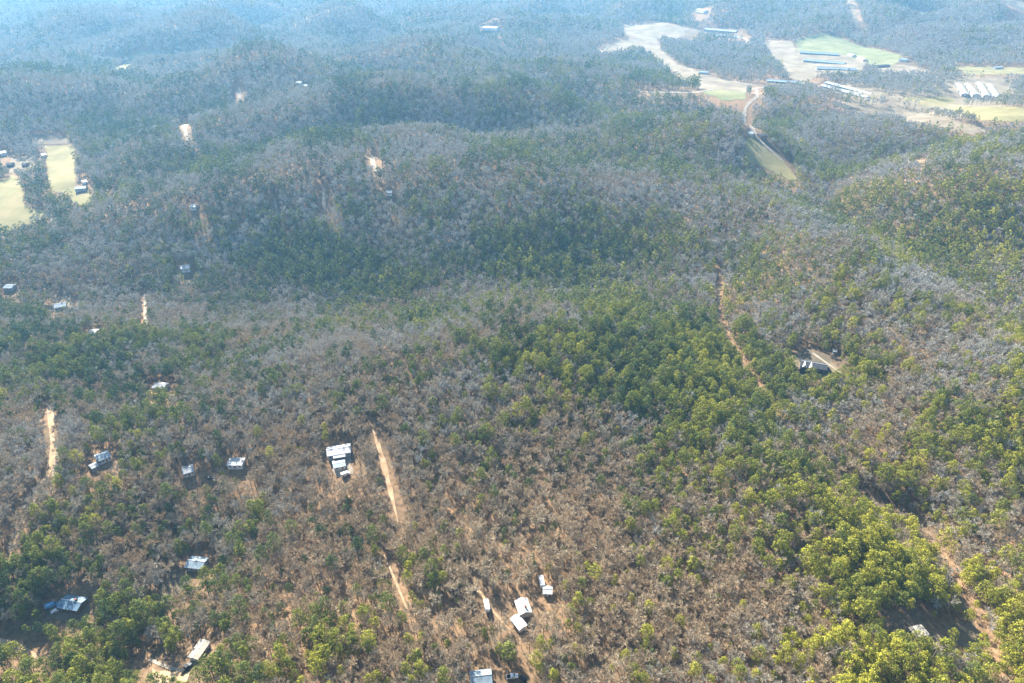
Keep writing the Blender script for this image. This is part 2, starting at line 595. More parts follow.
field('yard', [(508, 600), (534, 596), (556, 586), (556, 604), (534, 622), (528, 636), (508, 632)], None, 4)
field('yard', [(468, 668), (500, 664), (540, 672), (540, 700), (468, 700)], None, 4)
field('yard', [(886, 158), (924, 160), (926, 168), (890, 167)], None, 8)

# ------------------------------------------------------------------ buildings
def place(p0, p1):
    a, b = np.array(px2w(*p0)), np.array(px2w(*p1))
    c = (a + b) / 2
    L = float(np.linalg.norm(b - a))
    rz = math.atan2(b[1] - a[1], b[0] - a[0])
    z = float(hmesh(c[0], c[1]))
    return c[0], c[1], z, rz, L


def gable_roof(mb, L, W, h, pitch, over=0.45, th=0.22):
    hw = W / 2 + over
    rise = hw * pitch
    z0 = h - over * pitch + 0.01
    prof = [(-hw, z0), (0, z0 + rise), (hw, z0), (hw, z0 + th), (0, z0 + rise + th), (-hw, z0 + th)]
    mb.prism(prof, -L / 2 - over, L / 2 + over)


def house(name, p0, p1, W, h, roofm, wallm, label, cat, pitch=0.4, chimney=False, nwin=3, L=None, porch=False, disc=None, group=None, gables=0, doors=1):
    x, y, z, rz, L0 = place(p0, p1)
    L = L or L0
    t = empty(name, x, y, z, rz, label, cat, group)
    mb = MB()
    mb.prism([(-W / 2, -2.0), (W / 2, -2.0), (W / 2, h), (0, h + W / 2 * pitch), (-W / 2, h)], -L / 2, L / 2)
    wall = mb.build('wall', M[wallm], t)
    mb = MB()
    gable_roof(mb, L, W, h, pitch)
    roof = mb.build('roof', M[roofm], t)
    mb = MB()
    mb.prism([(-.16, 0), (.16, 0), (.16, .12), (-.16, .12)], -L / 2 - .4, L / 2 + .4)
    ridge = mb.build('ridge_cap', M['greyw'], roof)
    ridge.location = (0, 0, h + W / 2 * pitch + 0.2)
    if chimney:
        mb = MB()
        mb.box(L * .18, W * .12, h + W * pitch * .5 + .2, .9, .9, 2.0)
        mb.build('chimney', M['brick'], roof)
    for s in (-1, 1):
        for k in range(nwin):
            wx = L * ((k + .5) / nwin - .5)
            if k == nwin // 2 and doors and s == -1:
                mb = MB()
                mb.box(wx, s * (W / 2 + .03), 1.05, 1.0, .1, 2.1)
                d = mb.build('door', M['door'], t)
                mb = MB()
                mb.box(wx + .35, s * (W / 2 + .1), 1.0, .08, .08, .08)
                mb.build('handle', M['gmetal'], d)
                continue
            mb = MB()
            mb.box(wx, s * (W / 2 + .02), h * .58, 1.3, .08, 1.2)
            w = mb.build('window', M['white'], t)
            mb = MB()
            mb.box(wx, s * (W / 2 + .05), h * .58, 1.1, .07, 1.0)
            mb.build('pane', M['glass'], w)
    if porch:
        mb = MB()
        mb.box(0, -W / 2 - 1.3, .2, L * .5, 2.6, .25)
        mb.build('porch', M['wood'], t)
        mb = MB()
        mb.prism([(-W / 2 - 2.7, h - .75), (-W / 2 - .46, h - .28), (-W / 2 - .46, h - .14), (-W / 2 - 2.7, h - .6)], -L * .26, L * .26)
        mb.build('porch_roof', M[roofm], t)
        for q in (-.24, .24):
            mb = MB()
            mb.box(L * q, -W / 2 - 2.5, 1.05, .15, .15, 1.6 + (h - 2.6))
            mb.build('post', M['white'], t)
    for k in range(gables):
        gx = -L * .36 + k * L * .26
        mb = MB()
        gw = L * .2
        # a cross gable facing local -Y
        n0, n1 = -W / 2 - 1.4, 0.0
        zz = h - .1
        mb.add([(gx - gw / 2, n0, zz), (gx + gw / 2, n0, zz), (gx, n0, zz + gw * .62), (gx - gw / 2, n1, zz), (gx + gw / 2, n1, zz), (gx, n1, zz + gw * .62)],
               [(0, 1, 2), (3, 5, 4), (0, 2, 5, 3), (1, 4, 5, 2), (0, 3, 4, 1)])
        mb.build('gable', M['wmetal'], t)
    CLEAR_DISC.append((x, y, (disc or (max(L, W) / 2 + 3)) * (.95 if y < 420 else (.76 if y < 1400 else .95))))
    return t


def barn(p0, p1, W, label, roofm='bmetal', group='long livestock sheds in the right hand valley'):
    """long low livestock house with feed bins, end doors and fans"""
    x, y, z, rz, L = place(p0, p1)
    h = 3.2
    t = empty('livestock_shed', x, y, z, rz, label, 'barn', group)
    mb = MB()
    mb.prism([(-W / 2, -6), (W / 2, -6), (W / 2, h), (0, h + W * .17), (-W / 2, h)], -L / 2, L / 2)
    mb.build('wall', M['greyw'], t)
    mb = MB()
    gable_roof(mb, L, W, h, .34, .8)
    rf = mb.build('roof', M[roofm], t)
    mb = MB()
    mb.box(0, 0, h + W * .17 + .35, L * .98, 1.2, .5)
    mb.build('ridge_vent', M['greyw'], rf)
    for s in (-1, 1):
        mb = MB()
        mb.box(s * (L / 2 + .05), 0, 1.6, .12, 4, 3.2)
        mb.build('door', M['white'], t)
    for s in (-1, 1):
        mb = MB()
        mb.box(0, s * (W / 2 + .06), 1.7, L * .94, .1, 1.3)
        mb.build('side_curtain', M['shingle'], t)
    for k in (-.25, .25):
        mb = MB()
        mb.tube((L * k, -W / 2 - 2.2, 1), (L * k, -W / 2 - 2.2, 5.5), 1.3, 1.3, 10)
        mb.tube((L * k, -W / 2 - 2.2, 5.5), (L * k, -W / 2 - 2.2, 6.6), 1.3, .2, 10)
        mb.build('feed_bin', M['wmetal'], t)
    for k in (-.4, 0, .4):
        CLEAR_DISC.append((x + math.cos(rz) * L * k, y + math.sin(rz) * L * k, max(W, L * .22) + 4))
    return t


def vehicle(name, p, heading, kind, paint, label, cat, disc=4):
    x, y = px2w(*p)
    z = float(hmesh(x, y))
    t = empty(name, x, y, z + .45, heading, label, cat)
    if kind == 'car':
        prof = [(-2.2, .35), (2.2, .35), (2.25, .8), (1.2, .95), (.6, 1.45), (-1.2, 1.45), (-1.9, .98), (-2.25, .9)]
        L, Wd, wh = 4.5, 1.8, (-1.35, 1.35)
    elif kind == 'pickup':
        prof = [(-2.7, .45), (2.7, .45), (2.75, 1.05), (1.3, 1.15), (.8, 1.85), (-.5, 1.85), (-.6, 1.15), (-2.75, 1.15)]
        L, Wd, wh = 5.5, 2.0, (-1.7, 1.7)
    elif kind == 'van':
        prof = [(-2.7, .4), (2.7, .4), (2.75, 1.1), (2.1, 1.35), (1.7, 2.2), (-2.65, 2.25)]
        L, Wd, wh = 5.4, 2.0, (-1.6, 1.7)
    else:  # trailer
        prof = [(-3.3, .5), (3.1, .5), (3.4, 1.2), (3.2, 2.7), (-3.3, 2.75)]
        L, Wd, wh = 6.6, 2.4, (-.6, .5)
    mb = MB()
    mb.sideprism(prof, -Wd / 2, Wd / 2)
    mb.build('body', M[paint], t)
    for wx in wh:
        for s in (-1, 1):
            mb = MB()
            mb.tube((wx, s * (Wd / 2 - .1), .36), (wx, s * (Wd / 2 + .06), .36), .36, .36, 12)
            mb.build('wheel', M['rubber'], t)
    mb = MB()
    if kind == 'car':
        mb.add([(1.22, -.75, .97), (1.22, .75, .97), (.64, .7, 1.47), (.64, -.7, 1.47)], [(0, 1, 2, 3)])
        mb.build('windscreen', M['glass'], t)
        mb = MB()
        mb.box(-.3, 0, 1.2, 1.5, 1.83, .3)
    elif kind == 'pickup':
        mb.add([(1.33, -.85, 1.17), (1.33, .85, 1.17), (.84, .8, 1.86), (.84, -.8, 1.86)], [(0, 1, 2, 3)])
        mb.build('windscreen', M['glass'], t)
        mb = MB()
        mb.box(.15, 0, 1.5, 1.0, 2.03, .4)
    elif kind == 'van':
        mb.add([(2.14, -.85, 1.37), (2.14, .85, 1.37), (1.74, .8, 2.2), (1.74, -.8, 2.2)], [(0, 1, 2, 3)])
        mb.build('windscreen', M['glass'], t)
        mb = MB()
        mb.box(1.2, 0, 1.65, .9, 2.03, .5)
    else:
        mb.box(-1.8, 0, 1.9, 1.1, 2.44, .6)
        mb.build('window', M['glass'], t)
        mb = MB()
        mb.box(1.6, 0, 1.9, 1.1, 2.44, .6)
    mb.build('window', M['glass'], t)
    if kind == 'pickup':
        mb = MB()
        mb.box(-1.65, 0, 1.17, 1.9, 1.7, .06)
        mb.build('cargo_bed', M['rubber'], t)
    if kind == 'trailer':
        mb = MB()
        mb.tube((3.2, 0, .55), (4.6, 0, .5), .08, .06, 6)
        mb.build('tow_bar', M['gmetal'], t)
        mb = MB()
        mb.box(.2, 0, 2.87, .9, .8, .22)
        mb.build('roof_vent', M['greyw'], t)
    CLEAR_DISC.append((x, y, disc))
    return t


# near homes, bottom of the picture
house('farmhouse', (521, 604), (525.5, 617.5), 6.0, 3.2, 'wmetal', 'cream', 'white metal roofed farmhouse, larger of the two joined houses in the brown woods', 'house', 0.42, True, 4, disc=8)
house('cottage', (514.5, 620), (523, 631), 4.4, 2.6, 'wmetal', 'white', 'small white roofed cottage set at an angle just below the farmhouse', 'house', 0.3, False, 3, disc=7)
house('garden_shed', (543.5, 593), (551.5, 593.5), 4.4, 2.5, 'wmetal', 'cream', 'small square white roofed shed right above the farmhouse', 'shed', 0.3, False, 2, disc=6)
vehicle('box_trailer', (541.5, 584), R(97), 'trailer', 'carwhite', 'white box trailer parked just above the square white shed', 'trailer', 6)
vehicle('camper_trailer', (486.8, 608), R(101), 'trailer', 'carwhite', 'lone white camper trailer parked in brown woods left of the farmhouse', 'trailer', 6.5)
house('cabin', (471, 682), (491, 680), 6.5, 2.9, 'bmetal', 'brown', 'blue grey roofed cabin half cut off by the bottom edge', 'house', 0.35, False, 3, disc=8)
vehicle('pickup_truck', (512, 678), R(8), 'pickup', 'carwhite', 'white pickup parked beside the cabin at the bottom edge', 'pickup truck', 5)
vehicle('parked_car', (523, 680), R(140), 'car', 'carblack', 'dark car parked right of the white pickup at the bottom edge', 'car', 5)
house('mobile_home', (206.5, 645), (194.5, 661), 5.0, 2.8, 'tanroof', 'white', 'long pale roofed mobile home by a curved drive at lower left', 'mobile home', 0.16, False, 5, disc=11)
vehicle('pickup_truck', (186.5, 669), R(60), 'pickup', 'carblack', 'black pickup parked at the lower end of the pale mobile home', 'pickup truck', 8)
house('house', (64, 604.5), (84, 608.5), 7.5, 3.0, 'blue', 'brown', 'blue roofed house among dark trees at lower left', 'house', 0.33, True, 4, disc=11)
vehicle('parked_van', (52, 607), R(32), 'van', 'carblue', 'light blue van parked left of the blue roofed house', 'van', 6)
vehicle('parked_car', (56.5, 612), R(38), 'car', 'carwhite', 'pale car parked just below the light blue van', 'car', 5)
house('house', (190, 565.5), (206, 567), 7.5, 3.0, 'bmetal', 'greyw', 'blue grey roofed house at the top of the shaded clearing', 'house', 0.33, False, 4, disc=11)
vehicle('parked_car', (6, 682), R(20), 'car', 'carblack', 'dark car in shade at the bottom left corner', 'car', 5)
house('utility_shed', (914, 630), (921, 640), 6.5, 2.8, 'tanroof', 'concrete', 'pale flat roofed shed in the clearing at lower right', 'shed', 0.12, False, 2, disc=9)
# middle distance homes
house('double_wide_home', (328, 456), (350.5, 451), 8.5, 3.0, 'wmetal', 'greyw', 'long white roofed home left of the orange dirt cut', 'mobile home', 0.28, False, 5, porch=True, disc=13)
house('carport', (334, 468), (345, 465), 6.5, 2.4, 'bmetal', 'greyw', 'low grey green carport just below the long white home', 'carport', 0.15, False, 2, disc=8)
vehicle('parked_van', (345.5, 475.5), R(30), 'van', 'carwhite', 'white van parked below the grey green carport', 'van', 6)
house('house', (230, 465), (244, 465), 6.5, 2.8, 'wmetal', 'white', 'small white flat roofed house left of the long white home', 'house', 0.15, False, 3, disc=10)
house('house', (184, 474), (194, 471), 7, 2.8, 'gmetal', 'cream', 'grey roofed house left of a dark parked car in brown woods', 'house', 0.3, False, 3, disc=10)
vehicle('parked_car', (211, 479), R(10), 'car', 'carblack', 'dark car parked between two small pale roofed houses', 'car', 5)
house('house', (98, 462), (110, 457), 7.5, 3.0, 'bmetal', 'white', 'blue white roofed house right of the pale dirt road', 'house', 0.33, False, 4, disc=11)
house('garden_shed', (92, 470), (98, 467), 4.5, 2.4, 'gmetal', 'greyw', 'small grey shed at the left end of the blue white house', 'shed', 0.25, False, 2, disc=7)
house('house', (156, 388), (167, 389), 7, 2.8, 'gmetal', 'cream', 'lone pale roofed house above the scattered left hand homes', 'house', 0.3, False, 3, disc=12)
house('lake_house', (799.5, 369), (825.5, 370), 10, 4.5, 'shingle', 'shingle', 'large dark roofed house with two white gables in a clearing', 'house', 0.35, False, 5, disc=18, gables=2)
house('garden_shed', (832.5, 353), (836, 353), 3.5, 2.4, 'wmetal', 'white', 'tiny white shed above the pale drive of the dark house', 'shed', 0.3, False, 2, disc=7)
house('house', (56, 309), (67, 307), 9, 3.2, 'bmetal', 'greyw', 'pale blue roofed house in an orange clay clearing', 'house', 0.35, True, 4, disc=16)
house('house', (182, 270), (190.5, 269), 9, 3.2, 'bmetal', 'white', 'pale blue roofed house in dark woods below the ridge', 'house', 0.35, False, 4, disc=15)
house('house', (92, 334), (98, 334), 6, 2.8, 'wmetal', 'white', 'tiny white roofed house above the dark pine patch', 'house', 0.3, False, 3, disc=12)
house('house', (7, 289), (15, 289), 8, 3.0, 'bmetal', 'greyw', 'blue grey roofed house near the left edge', 'house', 0.3, False, 3, disc=14)
house('house', (387, 194), (392, 194), 7, 2.8, 'wmetal', 'white', 'tiny white roofed house on the bare central ridge', 'house', 0.3, False, 3, disc=14)
house('house', (192, 208), (197, 208), 8, 2.8, 'wmetal', 'white', 'tiny white roofed house on the wooded slope right of the pastures', 'house', 0.3, False, 3, disc=14)
house('house', (748, 134), (753, 136), 10, 3.2, 'gmetal', 'cream', 'grey roofed house left of the winding dirt road', 'house', 0.35, False, 3, disc=18)
house('barn', (758, 137), (765, 139), 11, 4.0, 'shingle', 'brown', 'dark roofed barn right of the winding dirt road', 'barn', 0.35, False, 3, disc=18)
house('house', (903, 164), (908, 164), 9, 3.0, 'wmetal', 'white', 'white roofed house on a pale drive in the right hand woods', 'house', 0.3, False, 3, disc=18)
house('barn', (913, 165.5), (917, 166), 8, 3.2, 'shingle', 'brown', 'dark outbuilding right of the white roofed house on its drive', 'barn', 0.3, False, 2, disc=14)
# left valley farm
house('house', (77, 191), (87, 189), 10, 3.4, 'bmetal', 'greyw', 'pale blue roofed house at the lower edge of the straw pasture', 'house', 0.35, False, 4, disc=16)
house('barn', (83, 184), (87, 182.5), 8, 3.0, 'wmetal', 'white', 'small white barn above the pale blue house by the pasture', 'barn', 0.3, False, 2, disc=12)
house('barn', (42, 157), (46, 156), 9, 3.2, 'wmetal', 'greyw', 'small pale barn left of the rectangular straw pasture', 'barn', 0.3, False, 2, disc=14)
house('house', (0, 155), (6, 154), 10, 3.4, 'bmetal', 'white', 'pale blue roofed house at the left edge beside the tan pasture', 'house', 0.35, False, 3, disc=18)
house('barn', (8, 166), (14, 166), 9, 3.2, 'shingle', 'brown', 'dark barn in the small tan pasture at far left', 'barn', 0.35, False, 2, disc=14)
house('barn', (24, 166), (28, 166), 9, 3.2, 'shingle', 'brown', 'dark barn at the right side of the small tan pasture', 'barn', 0.35, False, 2, disc=14)
# right hand valley
barn((800, 53.5), (838, 55.5), 17, 'blue grey roofed livestock shed, topmost of the three below the green pasture')
barn((804, 61.5), (845, 64), 17, 'blue grey roofed livestock shed, middle of the three below the green pasture')
barn((816, 69.5), (856, 70.5), 17, 'blue grey roofed livestock shed, lowest of the three below the green pasture')
barn((767, 81.5), (801, 84.5), 17, 'blue grey roofed livestock shed standing alone at the road junction')
barn((826, 86), (872, 94), 12, 'pale roofed livestock shed, upper of the slanting pair below the junction', 'gmetal')
barn((822, 89.5), (868, 98), 12, 'pale roofed livestock shed, lower of the slanting pair below the junction', 'gmetal')
barn((705, 29.5), (737, 31.5), 20, 'pale roofed livestock shed, upper of the far hilltop pair', 'gmetal')
barn((707, 34), (740, 36.5), 20, 'pale roofed livestock shed, lower of the far hilltop pair', 'gmetal')
for k, (a, b) in enumerate([((958, 85), (964, 97)), ((967, 85), (975, 98)), ((978.5, 84), (985.5, 99.5)), ((989, 85.5), (996.5, 100))]):
    barn(a, b, 12, ['white roofed livestock shed, leftmost of the four side by side', 'white roofed livestock shed, second from left of the four',
                    'white roofed livestock shed, third from left of the four', 'white roofed livestock shed, rightmost of the four side by side'][k], 'wmetal')
house('barn', (849, 55.5), (854, 57), 14, 4, 'wmetal', 'white', 'small white barn right of the three blue grey sheds', 'barn', 0.3, False, 2, disc=22)
house('barn', (859, 59), (865, 61.5), 14, 4, 'tanroof', 'cream', 'small tan roofed barn right of the small white barn', 'barn', 0.3, False, 2, disc=22)
house('barn', (871, 68), (888, 66.5), 14, 4, 'shingle', 'brown', 'long dark roofed barn at the lower edge of the green pasture', 'barn', 0.3, False, 4, disc=30)
house('house', (900, 61), (907, 61.5), 14, 5, 'bmetal', 'white', 'white walled house beside dark pines at the green pasture corner', 'house', 0.4, True, 3, disc=26)
house('house', (698, 12), (706, 12.5), 20, 6, 'wmetal', 'white', 'white roofed building far off near the top edge', 'house', 0.3, False, 3, disc=32)
house('barn', (699, 73.5), (708, 74), 14, 4, 'bmetal', 'greyw', 'blue grey barn along the tan hill pasture', 'barn', 0.3, False, 3, disc=26)
house('barn', (484, 29), (498, 30.5), 26, 6, 'wmetal', 'white', 'long white roofed barn alone on the far central hills', 'barn', 0.25, False, 3, disc=36)
house('house', (297, 84), (302, 85), 12, 4, 'wmetal', 'white', 'white roofed house, left of the two on the upper left ridge', 'house', 0.3, False, 3, disc=13)
house('house', (303, 87.5), (308, 88), 12, 4, 'gmetal', 'white', 'grey roofed house, right of the two on the upper left ridge', 'house', 0.3, False, 3, disc=13)
house('barn', (993, 69), (1001, 68.5), 12, 4, 'gmetal', 'greyw', 'grey barn in the straw pasture above the four white sheds', 'barn', 0.3, False, 3, disc=13)

# ------------------------------------------------------------------ tree meshes
def leafy(mb, c, r, n, size, rng):
    """n little faces spread through a clump, standing about outward"""
    cx, cy, cz = c
    for _ in range(n):
        d = Vector((rng.gauss(0, 1), rng.gauss(0, 1), rng.gauss(0, 1) + .25)).normalized()
        q = r * rng.uniform(.55, 1.05)
        p = Vector((cx + d.x * q, cy + d.y * q, cz + d.z * q * .8))
        nn = (d + Vector((rng.gauss(0, .3), rng.gauss(0, .3), rng.gauss(0, .3) + .15))).normalized()
        a = nn.orthogonal().normalized()
        a.rotate(Matrix.Rotation(rng.uniform(0, 6.28), 3, nn))
        b = nn.cross(a)
        s = size * rng.uniform(.6, 1.3)
        mb.add([p + a * s, p - a * s * .5 + b * s * .8, p - a * s * .6 - b * s * .7], [(0, 1, 2)])


def pine_meshes(seed, lod):
    rng = random.Random(seed)
    H = rng.uniform(13, 19)
    rad = H * rng.uniform(.19, .25)
    base = H * rng.uniform(.34, .48)
    tr = MB()
    lean = Vector((rng.gauss(0, .25), rng.gauss(0, .25), 0))
    top = Vector((0, 0, H * .95)) + lean
    ns = 6 if lod == 0 else 3
    tr.tube((0, 0, -1.5), lean * .4 + Vector((0, 0, H * .5)), .24, .17, ns)
    tr.tube(lean * .4 + Vector((0, 0, H * .5)), top, .17, .04, ns)
    cr = MB()
    nc = (16, 9, 6)[lod]
    nf = (34, 13, 7)[lod]
    sz = (.42, .72, 1.05)[lod]
    k = 0
    for i in range(nc):
        t = (i + rng.uniform(0, .8)) / nc
        zz = base + (H - base) * t
        w = rad * (math.sin(math.pi * min(1, .22 + t * .78)) ** .7) * .72
        a = i * 2.4 + rng.uniform(-.5, .5)
        c = Vector((math.cos(a) * w, math.sin(a) * w, zz)) + lean * t
        cl = rad * rng.uniform(.36, .6) * (1.1 - .35 * t)
        if i == nc - 1:
            c = Vector((0, 0, H - cl * .4)) + lean
        if lod == 0:
            cr.tube(Vector((0, 0, zz - w * .35)) + lean * t * .9, c, .07, .02, 3)
        leafy(cr, c, cl, nf, sz, rng)
    return tr, cr


def bare_meshes(seed, lod, wide=1.0):
    rng = random.Random(seed)
    H = rng.uniform(12, 17)
    rad = H * rng.uniform(.23, .30) * wide
    tr = MB()
    ns = 6 if lod == 0 else 3
    fork = H * rng.uniform(.42, .52)
    tip = Vector((rng.gauss(0, .5), rng.gauss(0, .5), H * .9))
    tr.tube((0, 0, -1.5), (0, 0, fork), .26, .17, ns)
    tr.tube((0, 0, fork), tip, .15, .03, ns)
    br = MB()
    nl, n2, n3 = ((9, 6, 10), (7, 5, 5), (6, 4, 4))[lod]
    tw = (.06, .14, .26)[lod]
    cc = Vector((0, 0, H * .68))

    def strip(p, q, w0, w1, shell=False):
        d = (q - p)
        if shell:
            nrm = (q - cc).normalized() + Vector((rng.gauss(0, .35), rng.gauss(0, .35), rng.gauss(0, .35) + .15))
            side = d.cross(nrm).normalized()
            br.add([p - side * w0, p + side * w0, q + side * w1, q - side * w1], [(0, 1, 2, 3)])
            return
        side = d.cross(Vector((rng.gauss(0, 1), rng.gauss(0, 1), rng.gauss(0, 1)))).normalized()
        br.add([p - side * w0, p + side * w0, q + side * w1, q - side * w1], [(0, 1, 2, 3)])

    for i in range(nl):
        a = i * 2.4 + rng.uniform(-.4, .4)
        zs = fork * rng.uniform(.75, 1.25) + (H * .2) * (i / nl)
        start = Vector((0, 0, min(zs, H * .8)))
        w = rad * rng.uniform(.55, .8)
        end = Vector((math.cos(a) * w, math.sin(a) * w, start.z + H * rng.uniform(.14, .26)))
        if lod < 2:
            br.tube(start, end, .1, .05, 3)
        else:
            strip(start, end, .12, .06)
        for j in range(n2):
            s = start.lerp(end, rng.uniform(.45, 1))
            d = (s - cc) * .5 + Vector((rng.gauss(0, 1), rng.gauss(0, 1), rng.gauss(.9, .6))) * 1.3
            d.normalize()
            e = s + d * rng.uniform(.22, .42) * rad * 1.2
            strip(s, e, tw * 1.5, tw)
            for k in range(n3):
                s2 = s.lerp(e, rng.uniform(.3, 1))
                d2 = (d + (s2 - cc).normalized() * .5 + Vector((rng.gauss(0, .6), rng.gauss(0, .6), rng.gauss(.35, .5)))).normalized()
                strip(s2, s2 + d2 * rng.uniform(.7, 1.35) * rad * .34, tw * 1.2, tw * .4, True)
    return tr, br


def templates(kind, lod, n):
    out = []
    for k in range(n):
        if kind == 'pine':
            t, c = pine_meshes(100 * lod + k, lod)
        else:
            t, c = bare_meshes(500 + 100 * lod + k, lod)
        out.append((t, c))
    return out


def merged(tr, cr, m1, m2, name):
    me = bpy.data.meshes.new(name)
    n = len(tr.v)
    me.from_pydata(tr.v + cr.v, [], tr.f + [tuple(i + n for i in q) for q in cr.f])
    me.materials.append(m1)
    me.materials.append(m2)
    mi = np.array([0] * len(tr.f) + [1] * len(cr.f), dtype=np.int32)
    me.polygons.foreach_set('material_index', mi)
    me.update()
    return me


NV = 7
PROTO = {}
SETS = {}
for kind, mt, mc in (('pine', 'pbark', 'pine'), ('bare', 'bark', 'twig')):
    names = []
    c = bpy.data.collections.new(kind + '_tree_sources')     # not linked to the scene
    SETS[kind] = c
    PROTO[kind] = []
    for lod in range(3):
        for k, (t, cr) in enumerate(templates(kind, lod, NV)):
            me = merged(t, cr, M[mt], M[mc], '%s_tree_%d_%02d' % (kind, lod, k))
            o = bpy.data.objects.new('%s_source_%d_%02d' % (kind, lod, k), me)
            c.objects.link(o)
            if lod == 0:
                PROTO[kind].append((t.mesh('trunk', M[mt]), cr.mesh('crown', M[mc])))

# ------------------------------------------------------------------ where the trees stand
PINE = """
33333333344444334444444333332222
44333334433334444333322222111222
44444333333444445555553332222222
33444443334443344555443332222233
33345555444332344445554332233333
33355566553325765433444433333444
44344433444455443322223345555666
34334444555334477766653332235556
33333445667776687755533522233455
33233334444344455566655554322234
66633333333334556666677755433333
88722222222233455567788866654344
33233333222233444556788775433445
22234433222222334433468886333666
22345332222112222222356887555556
34577543322223333222335355988545
46666654322222322222222334898764
56654444333333223222222234898876
55544333333333222222222223688777
34577444343333332222222223566689
67655655455444443322222234566679
78766665455555554333222334556679
""".split()
PG = np.array([[int(c) for c in r] for r in PINE], float) / 10.0
# thinner woodland: (px, py, rx, ry, kept fraction lost)
THIN = [(500, 520, 90, 70, .42), (430, 590, 60, 60, .40), (590, 540, 70, 50, .40), (390, 480, 26, 60, .5), (180, 640, 40, 35, .15),
        (300, 480, 60, 40, .25), (330, 620, 80, 50, .3), (540, 620, 40, 50, .4), (560, 480, 60, 40, .35), (800, 520, 20, 40, .35), (905, 630, 25, 20, .3),
        (905, 105, 110, 16, .85), (975, 95, 70, 22, .85), (730, 85, 70, 14, .6), (620, 40, 60, 10, .3)]


def grid_lookup(G, px, py):
    gx = np.clip((px - 16) / 32, 0, G.shape[1] - 1.001)
    gy = np.clip((py - 16) / 32, 0, G.shape[0] - 1.001)
    i, j = gx.astype(int), gy.astype(int)
    u, v = gx - i, gy - j
    return G[j, i] * (1 - u) * (1 - v) + G[j, i + 1] * u * (1 - v) + G[j + 1, i] * (1 - u) * v + G[j + 1, i + 1] * u * v


def wnoise(x, y, lam, seed, n=9):
    r = np.random.default_rng(seed)
    z = np.zeros(x.shape)
    for k in range(n):
        a = r.uniform(0, math.tau)
        l = lam * r.uniform(.6, 1.6)
        z += np.sin((x * math.cos(a) + y * math.sin(a)) * math.tau / l + r.uniform(0, 6.28))
    return z / math.sqrt(n / 2)


pts = []
for (y0, y1, sp, sc) in ((120, 700, 3.45, .72), (700, 1300, 4.8, .88), (1300, 2200, 6.6, 1.1), (2200, 3400, 8.6, 1.38), (3400, 4800, 11.5, 1.75)):
    half = 0.80 * (y1 * math.cos(PITCH) + 300 * math.sin(PITCH)) + 60
    gx, gy = np.meshgrid(np.arange(-half, half, sp), np.arange(y0, y1, sp))
    gx = gx.ravel() + RNG.uniform(-.48, .48, gx.size) * sp
    gy = gy.ravel() + RNG.uniform(-.48, .48, gy.size) * sp
    pts.append(np.stack([gx, gy, np.full(gx.size, sc)], 1))
T = np.concatenate(pts)
tz = hmesh(T[:, 0], T[:, 1])
px, py, dep = project(T[:, 0], T[:, 1], tz)
keep = (px > -90) & (px < 1114) & (py > -60) & (py < 760)
T, tz, px, py, dep = T[keep], tz[keep], px[keep], py[keep], dep[keep]
x, y = T[:, 0], T[:, 1]
keep = np.ones(len(x), bool)
hd = np.hypot(x, y)
# the point on the ground hidden behind the upper trunk
Lsh = 8.0 * T[:, 2] * hd / 300.0
sx, sy = x + x / hd * Lsh, y + y / hd * Lsh
sx2, sy2 = x + x / hd * Lsh * .5, y + y / hd * Lsh * .5
for poly in CLEAR_POLY:
    a = np.array(poly)
    m = (x > a[:, 0].min() - 60) & (x < a[:, 0].max() + 60) & (y > a[:, 1].min() - 260) & (y < a[:, 1].max() + 20)
    if not m.any():
        continue
    jx, jy = wnoise(x[m], y[m], 34, 21) * 6, wnoise(x[m], y[m], 29, 22) * 6
    k = inside(x[m] + jx, y[m] + jy, poly) | inside(sx[m], sy[m], poly) | inside(sx2[m], sy2[m], poly)
    keep[np.nonzero(m)[0][k]] = False
for q, w in CLEAR_LINE:
    a = q
    m = (x > a[:, 0].min() - 40) & (x < a[:, 0].max() + 40) & (y > a[:, 1].min() - 40) & (y < a[:, 1].max() + 40)
    if not m.any():
        continue
    k = dist_poly(x[m], y[m], q) < w
    far_ = y[m] > 800
    k |= far_ & ((dist_poly(sx2[m], sy2[m], q) < w * .7) | (dist_poly(sx[m], sy[m], q) < w * .5))
    keep[np.nonzero(m)[0][k]] = False
for (cx, cy, r) in CLEAR_DISC:
    h0 = math.hypot(cx, cy)
    ex = 7.0 * h0 / 300.0
    q = np.array([(cx, cy), (cx - cx / h0 * ex, cy - cy / h0 * ex)])
    m = (abs(x - cx) < r + ex + 5) & (abs(y - cy) < r + ex + 5)
    if not m.any():
        continue
    k = dist_poly(x[m], y[m], q) < r
    keep[np.nonzero(m)[0][k]] = False
loss = np.zeros(len(x))
for (a, b, rx, ry, l) in THIN:
    loss = np.maximum(loss, l * np.exp(-(((px - a) / rx) ** 2 + ((py - b) / ry) ** 2)))
loss = np.clip(loss * .8 * (1 + .5 * wnoise(x, y, 60, 3)) + .06, 0, .92)
keep &= RNG.uniform(0, 1, len(x)) > loss
T, tz, px, py, dep, x, y, loss = T[keep], tz[keep], px[keep], py[keep], dep[keep], x[keep], y[keep], loss[keep]
pf = grid_lookup(PG, px, py)
pf = np.where(pf > .55, .55 + (pf - .55) * .55, pf)
clump = wnoise(x, y, 70, 5) * .55 + wnoise(x, y, 210, 6) * .75
pr = 1 / (1 + np.exp(-(np.log((pf + .02) / (1.02 - pf)) * 1.45 + clump * 1.15 + (pf - .5) * .4 + .35 - .45 * np.clip((330 - py) / 100, 0, 1) * (px < 620) - .35 * (px < 430) * (py > 430))))
is_pine = RNG.uniform(0, 1, len(x)) < pr
s = T[:, 2] * RNG.uniform(.68, 1.22, len(x))
